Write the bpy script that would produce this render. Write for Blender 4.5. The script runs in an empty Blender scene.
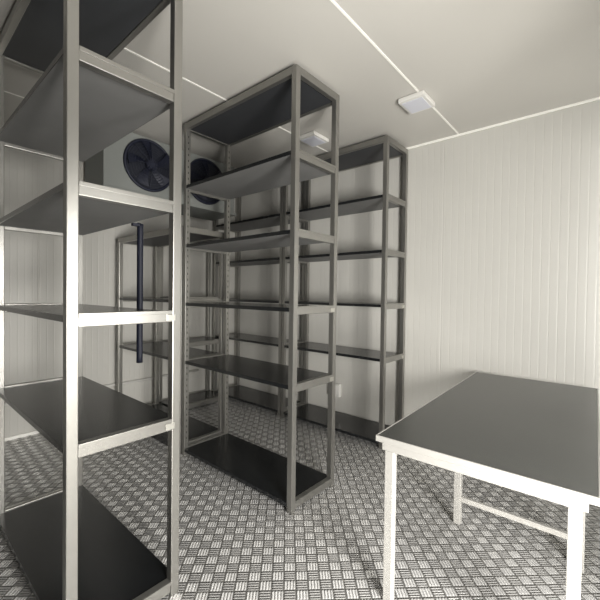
import bpy, bmesh, math, random
from mathutils import Vector, Matrix
random.seed(4)
S = bpy.context.scene
COL = S.collection

# ------------------------------------------------------------------ materials
def mat(name, color, rough=.5, metal=0.0, noise=0.0, nscale=8.0, bump=0.0, spec=.5, stretch=None):
    m = bpy.data.materials.new(name); m.use_nodes = True
    nt = m.node_tree; b = nt.nodes['Principled BSDF']
    b.inputs['Roughness'].default_value = rough
    b.inputs['Metallic'].default_value = metal
    b.inputs['Specular IOR Level'].default_value = spec
    tc = nt.nodes.new('ShaderNodeTexCoord'); mp = nt.nodes.new('ShaderNodeMapping')
    nt.links.new(tc.outputs['Object'], mp.inputs['Vector'])
    if stretch: mp.inputs['Scale'].default_value = stretch
    n = nt.nodes.new('ShaderNodeTexNoise'); n.inputs['Scale'].default_value = nscale; n.inputs['Detail'].default_value = 4
    nt.links.new(mp.outputs['Vector'], n.inputs['Vector'])
    r = nt.nodes.new('ShaderNodeMix'); r.data_type = 'RGBA'
    c = Vector(color)
    r.inputs[6].default_value = (*(c * (1 - noise)), 1); r.inputs[7].default_value = (*[min(1, v) for v in c * (1 + noise)], 1)
    nt.links.new(n.outputs['Fac'], r.inputs[0]); nt.links.new(r.outputs[2], b.inputs['Base Color'])
    if bump:
        bp = nt.nodes.new('ShaderNodeBump'); bp.inputs['Strength'].default_value = bump; bp.inputs['Distance'].default_value = .002
        nt.links.new(n.outputs['Fac'], bp.inputs['Height']); nt.links.new(bp.outputs['Normal'], b.inputs['Normal'])
    return m

def math_(nt, op, a, b=None, c=None):
    n = nt.nodes.new('ShaderNodeMath'); n.operation = op
    for i, v in enumerate((a, b, c)):
        if v is None: continue
        if isinstance(v, (int, float)): n.inputs[i].default_value = v
        else: nt.links.new(v, n.inputs[i])
    return n.outputs[0]

def panel_mat(name, color, axis, seam0, ribs=True, rough=.42):
    """white insulated sandwich panel: shallow vertical ribs and a joint every 1.16 m"""
    m = mat(name, color, rough, 0, .03, 1.5)
    nt = m.node_tree; b = nt.nodes['Principled BSDF']
    g = nt.nodes.new('ShaderNodeNewGeometry'); sx = nt.nodes.new('ShaderNodeSeparateXYZ')
    nt.links.new(g.outputs['Position'], sx.inputs[0]); x = sx.outputs[axis]
    h = None
    d = math_(nt, 'ABSOLUTE', math_(nt, 'SUBTRACT', math_(nt, 'FRACT', math_(nt, 'DIVIDE', math_(nt, 'SUBTRACT', x, seam0 - .58), 1.16)), .5))
    joint = math_(nt, 'SMOOTH_MIN', math_(nt, 'MULTIPLY', d, 160), 1, .2)
    h = joint
    if ribs:
        r = math_(nt, 'ABSOLUTE', math_(nt, 'SUBTRACT', math_(nt, 'FRACT', math_(nt, 'DIVIDE', x, .058)), .5))
        r = math_(nt, 'SMOOTH_MIN', math_(nt, 'MULTIPLY', r, 9), 1, .3)
        h = math_(nt, 'ADD', math_(nt, 'MULTIPLY', joint, 1.0), math_(nt, 'MULTIPLY', r, .55))
    bp = nt.nodes.new('ShaderNodeBump'); bp.inputs['Strength'].default_value = .7; bp.inputs['Distance'].default_value = .003
    nt.links.new(h, bp.inputs['Height']); nt.links.new(bp.outputs['Normal'], b.inputs['Normal'])
    return m

def tread_mat():
    """five bar aluminium tread plate, bar groups set in a grid at 45 degrees to the sheet"""
    m = mat('aluminium tread plate', (.98, .97, .95), .25, .5, .10, 2.2)
    nt = m.node_tree; b = nt.nodes['Principled BSDF']
    g = nt.nodes.new('ShaderNodeNewGeometry'); mp = nt.nodes.new('ShaderNodeMapping')
    mp.inputs['Rotation'].default_value = (0, 0, math.radians(-43)); mp.inputs['Scale'].default_value = (1/.058,) * 3
    nt.links.new(g.outputs['Position'], mp.inputs['Vector'])
    sx = nt.nodes.new('ShaderNodeSeparateXYZ'); nt.links.new(mp.outputs[0], sx.inputs[0])
    u, v = sx.outputs[0], sx.outputs[1]
    par = math_(nt, 'MODULO', math_(nt, 'ADD', math_(nt, 'ADD', math_(nt, 'FLOOR', u), math_(nt, 'FLOOR', v)), 1000), 2)
    fu, fv = math_(nt, 'FRACT', u), math_(nt, 'FRACT', v)
    def mixf(a, c):   # par? a : c
        return math_(nt, 'ADD', math_(nt, 'MULTIPLY', a, par), math_(nt, 'MULTIPLY', c, math_(nt, 'SUBTRACT', 1, par)))
    across = mixf(fu, fv); along = mixf(fv, fu)
    bars = math_(nt, 'ABSOLUTE', math_(nt, 'SINE', math_(nt, 'MULTIPLY', across, math.pi * 4)))
    ends = math_(nt, 'SMOOTH_MIN', 1, math_(nt, 'MULTIPLY', math_(nt, 'SUBTRACT', .5, math_(nt, 'ABSOLUTE', math_(nt, 'SUBTRACT', along, .5))), 7), .2)
    ends2 = math_(nt, 'SMOOTH_MIN', 1, math_(nt, 'MULTIPLY', math_(nt, 'SUBTRACT', .5, math_(nt, 'ABSOLUTE', math_(nt, 'SUBTRACT', across, .5))), 9), .2)
    h = math_(nt, 'MULTIPLY', bars, math_(nt, 'MULTIPLY', ends, ends2))
    bp = nt.nodes.new('ShaderNodeBump'); bp.inputs['Strength'].default_value = .8; bp.inputs['Distance'].default_value = .006
    nt.links.new(h, bp.inputs['Height']); nt.links.new(bp.outputs['Normal'], b.inputs['Normal'])
    # grime in the gaps; alternate bar groups painted darker, imitating their turned reflections
    src = b.inputs['Base Color'].links[0].from_socket
    mx = nt.nodes.new('ShaderNodeMix'); mx.data_type = 'RGBA'
    gap = math_(nt, 'MULTIPLY', ends, ends2)
    w = math_(nt, 'MULTIPLY', gap, math_(nt, 'MULTIPLY_ADD', par, .58, .42))
    nt.links.new(w, mx.inputs[0]); mx.inputs[6].default_value = (.15, .145, .135, 1)
    nt.links.new(src, mx.inputs[7]); nt.links.new(mx.outputs[2], b.inputs['Base Color'])
    rn = nt.nodes.new('ShaderNodeMapRange'); nt.links.new(gap, rn.inputs[0])
    rn.inputs[3].default_value = .6; rn.inputs[4].default_value = .27
    nt.links.new(rn.outputs[0], b.inputs['Roughness'])
    return m

M_WALLB = panel_mat('off white ribbed panel back', (.54, .53, .495), 0, -1.21)
M_WALLL = panel_mat('off white ribbed panel left', (.54, .53, .495), 1, 1.0)
M_WALLF = mat('dark grey front wall', (.07, .07, .07), .6)  # unseen wall, toned dark to cut light bounced back onto the racks
M_CEIL = panel_mat('off white ceiling panel', (.52, .505, .47), 0, -1.08, ribs=False)
M_FLOOR = tread_mat()
M_TRIM = mat('white joint strip', (.92, .91, .86), .4)
M_STEEL = mat('brushed steel tube', (.29, .284, .265), .34, .82, .06, 30, .04, stretch=(1, 1, .05))
M_HOLE = mat('dark slot hole', (.05, .05, .045), .7)
M_GLINT = mat('bright glint plate', (.50, .49, .45), .32, .75)
M_BOARD = mat('black laminate board', (.010, .011, .012), .22, 0, .15, 5, .02)
M_UNDER = mat('grey backing of board', (.16, .16, .157), .6, 0, .15, 4)
M_UNDERD = mat('shaded backing of top board', (.035, .037, .041), .5, 0, .15, 4)  # darker copy of the board backing, shade under the top painted in
M_TABLE = mat('dark grey laminate table board', (.045, .047, .044), .27, 0, .12, 6, .02)
M_ALU = mat('light aluminium edge', (.42, .41, .385), .42, .25, .03, 20)
M_CASE = mat('off white casing with painted shade', (.19, .20, .19), .45, 0, .04, 6)  # off-white paint darkened, the unit's shade is put into its colour
M_NAVY = mat('dark navy fan plastic', (.003, .005, .017), .6, 0, .2, 6)
M_NAVYD = mat('very dark fan recess', (.006, .008, .016), .6)
M_DIFF = mat('frosted lamp diffuser', (.60, .61, .67), .35, 0, .02, 40)
M_PLAST = mat('white plastic', (.64, .63, .60), .4)
M_PRINT = mat('grey print', (.2, .2, .2), .6)
M_OUT = mat('grey concrete outside', (.45, .44, .42), .8, 0, .15, 3)

# ------------------------------------------------------------------ mesh helpers
class MB:
    def __init__(s): s.bm = bmesh.new(); s.mi = 0
    def _m(s, faces):
        for f in faces: f.material_index = s.mi
    def box(s, a, b, bev=0.0, mi=None, under=None):
        a, b = Vector(a), Vector(b)
        r = bmesh.ops.create_cube(s.bm, size=1)
        vs = r['verts']
        bmesh.ops.scale(s.bm, vec=(b - a), verts=vs); bmesh.ops.translate(s.bm, vec=(a + b) / 2, verts=vs)
        fs = {f for v in vs for f in v.link_faces}
        for f in fs:
            f.material_index = mi or 0
            if under is not None and f.normal.z < -.5: f.material_index = under
        if bev:
            bmesh.ops.bevel(s.bm, geom=list({e for v in vs for e in v.link_edges}), offset=bev, segments=2, affect='EDGES', profile=.6)
        return s
    def cyl(s, c, r, h, axis='Z', seg=20, mi=0, r2=None):
        g = bmesh.ops.create_cone(s.bm, cap_ends=True, segments=seg, radius1=r, radius2=r if r2 is None else r2, depth=h)
        rot = {'Z': Matrix(), 'X': Matrix.Rotation(math.pi/2, 4, 'Y'), 'Y': Matrix.Rotation(-math.pi/2, 4, 'X')}[axis]
        bmesh.ops.transform(s.bm, matrix=Matrix.Translation(c) @ rot, verts=g['verts'])
        for f in {f for v in g['verts'] for f in v.link_faces}: f.material_index = mi
        return s
    def tube(s, pts, r, seg=8, closed=False, mi=0):
        pts = [Vector(p) for p in pts]; n = len(pts); rings = []
        for i, p in enumerate(pts):
            if closed: t = pts[(i+1) % n] - pts[i-1]
            else: t = pts[min(i+1, n-1)] - pts[max(i-1, 0)]
            t.normalize()
            a = Vector((1, 0, 0)) if abs(t.x) < .9 else Vector((0, 1, 0))
            e1 = t.cross(a).normalized(); e2 = t.cross(e1)
            rings.append([s.bm.verts.new(p + r*(math.cos(k*2*math.pi/seg)*e1 + math.sin(k*2*math.pi/seg)*e2)) for k in range(seg)])
        for i in range(n if closed else n-1):
            A, B = rings[i], rings[(i+1) % n]
            for k in range(seg):
                f = s.bm.faces.new((A[k], A[(k+1) % seg], B[(k+1) % seg], B[k])); f.material_index = mi; f.smooth = True
        if not closed:
            for R_ in (rings[0], rings[-1]): s.bm.faces.new(R_).material_index = mi
        return s
    def ring(s, c, r, tr, axis='X', n=40, seg=8, mi=0):
        pts = []
        for k in range(n):
            a = 2*math.pi*k/n
            pts.append(Vector(c) + Vector((0, r*math.cos(a), r*math.sin(a))))
        return s.tube(pts, tr, seg, True, mi)
    def build(s, name, mats, parent=None, origin=None):
        bmesh.ops.recalc_face_normals(s.bm, faces=s.bm.faces[:])
        if origin is not None: bmesh.ops.translate(s.bm, vec=-Vector(origin), verts=s.bm.verts[:])
        me = bpy.data.meshes.new(name); s.bm.to_mesh(me); s.bm.free()
        for m in (mats if isinstance(mats, (list, tuple)) else [mats]): me.materials.append(m)
        o = bpy.data.objects.new(name, me); COL.objects.link(o)
        if origin is not None: o.location = origin
        if parent: o.parent = parent
        return o

def tag(o, label, cat, group=None, kind=None):
    o['label'] = label; o['category'] = cat
    if group: o['group'] = group
    if kind: o['kind'] = kind
    return o
def thing(name, loc, label, cat, group=None, rz=0):
    o = bpy.data.objects.new(name, None); COL.objects.link(o); o.empty_display_size = .1
    o.location = loc; o.rotation_euler = (0, 0, rz)
    return tag(o, label, cat, group)
def struct(name, mb, m, parent=None):
    o = mb.build(name, m, parent)
    if not parent: o['kind'] = 'structure'
    return o

# ------------------------------------------------------------------ the cold room
XL, XR, YF, YB, ZC = -4.23, .62, -1.0, 3.40, 2.845
struct('floor', MB().box((XL-.1, YF-.1, -.06), (XR+.1, YB+.1, 0)), M_FLOOR)
struct('ceiling', MB().box((XL-.1, YF-.1, ZC), (XR+.1, YB+.1, ZC+.1)), M_CEIL)
struct('wall_back', MB().box((XL-.1, YB, 0), (XR+.1, YB+.1, ZC)), M_WALLB)
struct('wall_left', MB().box((XL-.1, YF, 0), (XL, YB, ZC)), M_WALLL)
struct('wall_front', MB().box((XL-.1, YF-.1, 0), (XR+.1, YF, ZC)), M_WALLF)
DY0, DY1, DZ = .22, 1.45, 1.98           # door opening the daylight comes through
wr = MB(); wr.box((XR, YF, 0), (XR+.1, DY0, ZC)); wr.box((XR, DY0, DZ), (XR+.1, DY1, ZC))
VY0, VY1, VZ0, VZ1 = 2.02, 3.02, .75, 2.25      # made-up opening that lets the added fill light in
wr.box((XR, DY1, 0), (XR+.1, VY0, ZC)); wr.box((XR, VY1, 0), (XR+.1, YB, ZC))
wr.box((XR, VY0, 0), (XR+.1, VY1, VZ0)); wr.box((XR, VY0, VZ1), (XR+.1, VY1, ZC))
struct('wall_right', wr, M_WALLL)
t = MB(); t.box((XR-.015, DY0-.06, 0), (XR, DY0, DZ+.06), .003); t.box((XR-.015, DY1, 0), (XR, DY1+.06, DZ+.06), .003); t.box((XR-.015, DY0, DZ), (XR, DY1, DZ+.06), .003)
struct('trim_1', t, M_TRIM)
k = 2
for xs in (-3.40, -2.24, -1.08, .08):
    struct('trim_%d' % k, MB().box((xs-.007, YF, ZC-.004), (xs+.007, YB-.02, ZC), .001), M_TRIM); k += 1
struct('trim_%d' % k, MB().box((XL, YB-.018, ZC-.018), (XR, YB, ZC), .006), M_TRIM); k += 1
struct('trim_%d' % k, MB().box((XL, YF, ZC-.018), (XL+.018, YB-.018, ZC), .006), M_TRIM); k += 1
struct('trim_%d' % k, MB().box((XL, YB-.02, 0), (XR, YB, .03), .006), M_TRIM); k += 1
struct('trim_%d' % k, MB().box((XL, YF, 0), (XL+.02, YB-.02, .03), .006), M_TRIM); k += 1

# ------------------------------------------------------------------ shelving racks
W = .04
ZS = [.062, .812, 1.305, 1.797, 2.292]
def rack(x0, x1, y0, y1, zs, ztop, label, group=None, holes=False, cellar=None):
    """zs: tops of the boards under the top one; ztop: top of the whole frame"""
    cx, cy = (x0+x1)/2, (y0+y1)/2
    L, D = (x1-x0)/2, (y1-y0)/2
    root = thing('shelving_rack', (cx, cy, 0), label, 'shelf rack', group)
    for sx in (-1, 1):
        for sy in (-1, 1):
            m = MB()
            a = (min(sx*L, sx*(L-W)), min(sy*D, sy*(D-W)), 0); b = (max(sx*L, sx*(L-W)), max(sy*D, sy*(D-W)), ztop)
            m.box(a, b, .003)
            if holes:                         # rows of slots on the face towards the shelves
                xf = sx*(L-W); z = .14
                while z < ztop - .1:
                    for yy in (sy*(D-W/2),):
                        m.box((xf-.0012, yy-.004, z), (xf+.0012, yy+.004, z+.018), 0, mi=1)
                    z += .05
            m.build('leg', [M_STEEL, M_HOLE], root)
    for z in zs:
        for sx in (-1, 1):
            m = MB(); xa, xb = sorted((sx*(L-.003), sx*(L-W+.004)))
            z1 = z + .008; z0 = max(z1 - .052, .002)
            m.box((xa, -D+W, z0), (xb, D-W, z1), .003)
            xo, xi = sx*(L-.003), sx*(L+.001)
            xa, xb = sorted((xo, xi))
            m.box((xa, -D+W, z1-.016), (xb, D-W, z1), .0012)
            sb = m.build('side_beam', [M_STEEL, M_GLINT], root)
            xa, xb = sorted((sx*(L-.002), sx*(L+.0022)))
            if .5 < z < 1.4: MB().box((xa, D-W-.03, z1-.046), (xb, D-W+.012, z1-.018), .001).build('glint_plate', M_GLINT, sb)  # plate at the beam joint, its bright tone stands in for a highlight
        m = MB(); zb = z - .026
        m.box((-L+W+.001, -D+.001, zb), (L-W-.001, D-.001, z), .0015, mi=0, under=1)
        m.build('shelf_board', [M_BOARD, M_UNDER], root)
        if .07 < z < .2:
            for sy in (-1, 1):
                ya, yb = sorted((sy*(D-.012), sy*(D-.04)))
                MB().box((-L+W+.001, ya, .004), (L-W-.001, yb, zb-.001), .002).build('base_rail', M_BOARD, root)
    # top frame
    for sx in (-1, 1):
        xa, xb = sorted((sx*L, sx*(L-W+.006)))
        MB().box((xa, -D+W, ztop-.05), (xb, D-W, ztop), .003).build('top_beam', M_STEEL, root)
    for sy in (-1, 1):
        ya, yb = sorted((sy*D, sy*(D-.03)))
        MB().box((-L+W, ya, ztop-.05), (L-W, yb, ztop), .003).build('top_beam', M_STEEL, root)
    MB().box((-L+W+.001, -D+.031, ztop-.045), (L-W-.001, D-.031, ztop-.020), .001, mi=0, under=1).build('shelf_board', [M_BOARD, M_UNDERD], root)
    return root

G = 'steel shelving racks with black boards'
ZT = 2.812
rack(-2.777, -1.507, .441, .901, ZS, ZT, 'tall steel rack with black boards nearest the viewer, cut off by the left edge', G)
rack(-2.777, -1.507, 1.677, 2.141, ZS, ZT, 'tall six-level steel rack with black boards standing free in the middle', G, holes=True)
rack(-4.06, -2.79, 1.67, 2.13, [.078, .812, 1.325], 1.96, 'lower steel rack end to end behind the tall middle rack, below the cooling unit', G)
rack(-2.815, -1.544, 2.936, 3.368, ZS, ZT, 'tall steel rack against the far wall, beside the bare white wall', G)
rack(-4.095, -2.825, 2.936, 3.368, ZS, ZT, 'tall steel rack against the far wall in the dark corner', G)
rack(-4.19, -3.76, 2.20, 2.925, [.06, .79, 1.33], 2.09, 'short shaded steel rack against the left wall beneath the cooling unit', G)

# ------------------------------------------------------------------ table
tb = thing('work_table', (-.814, 1.482, 0), 'dark grey topped work table with pale metal edge and legs, at the right', 'table', rz=math.radians(1.5))
TW, TL, TZ = .80, 1.80, .75
MB().box((.006, .006, TZ-.02), (TW-.006, TL-.006, TZ), .001).build('tabletop', M_TABLE, tb)
m = MB()
for a, b in (((0, 0), (TW, .006)), ((0, TL-.006), (TW, TL)), ((0, .006), (.006, TL-.006)), ((TW-.006, .006), (TW, TL-.006))):
    m.box((*a, TZ-.026), (*b, TZ+.001), .001)
m.build('edge_band', M_ALU, tb)
m = MB(); i0 = .03
for a, b in (((i0, .004), (TW-i0, .03)), ((i0, TL-.03), (TW-i0, TL-.004)), ((i0, .03), (i0+.03, TL-.03)), ((TW-i0-.03, .03), (TW-i0, TL-.03))):
    m.box((*a, TZ-.060), (*b, TZ-.027), .003)
m.build('apron_frame', M_ALU, tb)
LX = (.045, TW-.085); LY = (.004, .80, TL-.044)
for x in LX:
    for y in LY:
        xi = x + (.075 if x < .3 else -.0) if y == LY[1] else x
        MB().box((xi, y, 0), (xi+.04, y+.04, TZ-.0601), .003).build('leg', M_ALU, tb)
MB().box((i0+.03, LY[1]+.002, TZ-.060), (TW-i0-.03, LY[1]+.038, TZ-.027), .003).build('cross_rail', M_ALU, tb)
for y in LY[1:]:
    MB().box((LX[0]+.04+(.075 if y == LY[1] else 0), y+.008, .14), (LX[1], y+.032, .17), .003).build('stretcher', M_ALU, tb)

# ------------------------------------------------------------------ cooling unit under the ceiling
FX = -3.25
ev = thing('cooling_unit', (FX, 1.9, 2.27), 'off white ceiling cooling unit with two dark round fans', 'cooling unit')
ev_in = Matrix.Translation((-FX, -1.9, -2.27))
def EB(): return MB()
def eb(m, name, mats, parent=ev):
    bmesh.ops.transform(m.bm, matrix=ev_in, verts=m.bm.verts[:])
    return m.build(name, mats, parent)
UY0, UY1, UZ0, UZ1 = 1.22, 2.60, 2.285, 2.80
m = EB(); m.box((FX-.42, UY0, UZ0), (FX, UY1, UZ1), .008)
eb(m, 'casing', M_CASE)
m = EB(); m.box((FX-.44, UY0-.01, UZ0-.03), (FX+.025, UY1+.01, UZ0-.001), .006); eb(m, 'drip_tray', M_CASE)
for yy in (UY0+.12, UY1-.12):
    m = EB(); m.box((FX-.30, yy-.015, UZ1+.001), (FX-.08, yy+.015, ZC-.001), .002); eb(m, 'hanging_bracket', M_STEEL)
for yc in (1.61, 2.22):
    zc = 2.545; R0 = .222
    m = EB(); m.ring((FX+.012, yc, zc), R0, .014); m.cyl((FX+.003, yc, zc), R0, .004, 'X', 48, mi=1)
    fan = eb(m, 'fan', [M_NAVY, M_NAVYD])
    m = EB(); m.cyl((FX+.035, yc, zc), .045, .05, 'X', 24)
    hub = eb(m, 'fan_hub', M_NAVY, fan)
    m = EB()
    for q in range(5):
        a0 = q*2*math.pi/5
        rows = []
        for i in range(6):
            rr = .045 + i*.032; row = []
            for j in range(4):
                a = a0 + i*.06 + j*.17
                row.append(m.bm.verts.new((FX+.018+.012*j, yc+rr*math.cos(a), zc+rr*math.sin(a))))
            rows.append(row)
        for i in range(5):
            for j in range(3): m.bm.faces.new((rows[i][j], rows[i][j+1], rows[i+1][j+1], rows[i+1][j]))
    bl = eb(m, 'fan_blades', M_NAVY, fan)
    so = bl.modifiers.new('thickness', 'SOLIDIFY'); so.thickness = .004
    m = EB()
    for i in range(9):
        rr = .03 + i*.0235
        m.ring((FX+.062-.045*(rr/R0)**2, yc, zc), rr, .0022, seg=6)
    for q in range(8):
        a = q*math.pi/4
        m.tube([(FX+.064-.045*(t_/R0)**2, yc+t_*math.cos(a), zc+t_*math.sin(a)) for t_ in (.028, .08, .13, .18, R0)], .003, 6)
    eb(m, 'fan_guard', M_NAVY, fan)
# small connection box with a printed label at the right end of the front
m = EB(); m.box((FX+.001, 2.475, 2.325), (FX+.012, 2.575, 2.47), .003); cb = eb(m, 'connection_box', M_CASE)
m = EB()
for i in range(4): m.box((FX+.0122, 2.495, 2.355+i*.026), (FX+.0132, 2.545, 2.367+i*.026))
eb(m, 'printed_label', M_PRINT, cb)

# ------------------------------------------------------------------ ceiling lights
def lamp(x, y, label):
    r = thing('ceiling_light', (x, y, ZC-.042), label, 'ceiling light', 'square ceiling lights')
    m = MB(); a, b = .098, .11
    m.box((-a, -b, .004), (a, b, .0375), .006)
    m.build('lamp_frame', M_PLAST, r)
    MB().box((-a+.022, -b+.022, -.001), (a-.022, b-.022, .0035), .001).build('diffuser', M_DIFF, r)
lamp(-1.135, 2.605, 'flat square ceiling light near the bare white wall, seen in the open')
lamp(-2.135, 2.62, 'flat square ceiling light seen through the tall middle rack')

# ------------------------------------------------------------------ small things
m = MB(); pts = [(-2.005, .945, 1.768-.035*i) for i in range(23)]
m.tube([(-2.005, .94, 1.765)] + pts, .0165, 12)
o = m.build('hanging_strap', M_NAVY, None, (-2.005, .94, 1.0)); tag(o, 'dark navy padded strap hanging behind the nearest rack, at the left edge', 'strap')
bmh = MB(); bmh.box((-.014, -.04, .756), (.014, .018, .772), .004); bmh.build('hook', M_NAVY, o)
m = MB(); m.tube([(XL+.02, YF+.05, .345), (XL+.02, 1.2, .345), (XL+.02, 2.78, .345)], .016, 12)
o = m.build('wall_pipe', M_PLAST, None, (XL+.02, 1.0, .345)); tag(o, 'thin white pipe running low along the left wall', 'pipe')
for y in (-.5, 1.5, 2.5):
    MB().box((-.02, y-1.0-.015, -.022), (0.004, y-1.0+.015, .022), .003).build('pipe_clip', M_PLAST, o)
sk = thing('wall_socket', (-2.39, YB, .30), 'small white socket box low on the far wall behind the rack', 'socket')
MB().box((-.075, -.045, -.075), (.075, 0, .075), .008).build('socket_box', M_PLAST, sk)
MB().box((-.05, -.052, -.05), (.05, -.0455, .05), .004).build('socket_plate', M_PLAST, sk)

# ------------------------------------------------------------------ outside the door and light
struct('ground', MB().box((XR+.1, -6, -.06), (XR+9, 7, -.001)), M_OUT)
w = bpy.data.worlds.new('daylight'); S.world = w; w.use_nodes = True
w.node_tree.nodes['Background'].inputs[0].default_value = (1, .97, .92, 1)
w.node_tree.nodes['Background'].inputs[1].default_value = .15
def area(name, loc, target, sx, sy, power, color):
    l = bpy.data.lights.new(name, 'AREA'); l.shape = 'RECTANGLE'; l.size = sx; l.size_y = sy; l.energy = power; l.color = color
    o = bpy.data.objects.new(name, l); COL.objects.link(o); o.location = loc
    o.rotation_euler = (Vector(target) - Vector(loc)).to_track_quat('-Z', 'Y').to_euler(); return o
area('door_daylight', (1.35, .30, 1.0), (-1.1, 1.75, .0), .9, 1.3, 235, (1, .975, .93))
area('added_fill', (1.20, 1.50, 1.42), (-.6, 3.3, 1.45), .55, 1.3, 78, (1, .985, .95))  # added light without a known source, brightens the right side and back wall

# ------------------------------------------------------------------ camera
yaw, pitch, roll, f = .7079, -.0169, .0128, 361.96
cy, sy, cp, sp = math.cos(yaw), math.sin(yaw), math.cos(pitch), math.sin(pitch)
fw = Vector((-sy*cp, cy*cp, sp)); r0 = Vector((cy, sy, 0)); u0 = r0.cross(fw)
r = math.cos(roll)*r0 + math.sin(roll)*u0; u = -math.sin(roll)*r0 + math.cos(roll)*u0
cam = bpy.data.cameras.new('camera'); co = bpy.data.objects.new('camera', cam); COL.objects.link(co)
co.matrix_world = Matrix(((r.x, u.x, -fw.x, 0), (r.y, u.y, -fw.y, 0), (r.z, u.z, -fw.z, 1.4), (0, 0, 0, 1)))
cam.sensor_width = 36; cam.lens = 36*f/600; cam.shift_x = -2.5/600; cam.shift_y = -1/600
cam.clip_start = .02
S.camera = co
S.view_settings.view_transform = 'Standard'; S.view_settings.look = 'None'; S.view_settings.gamma = 1
S.view_settings.exposure = 0.16
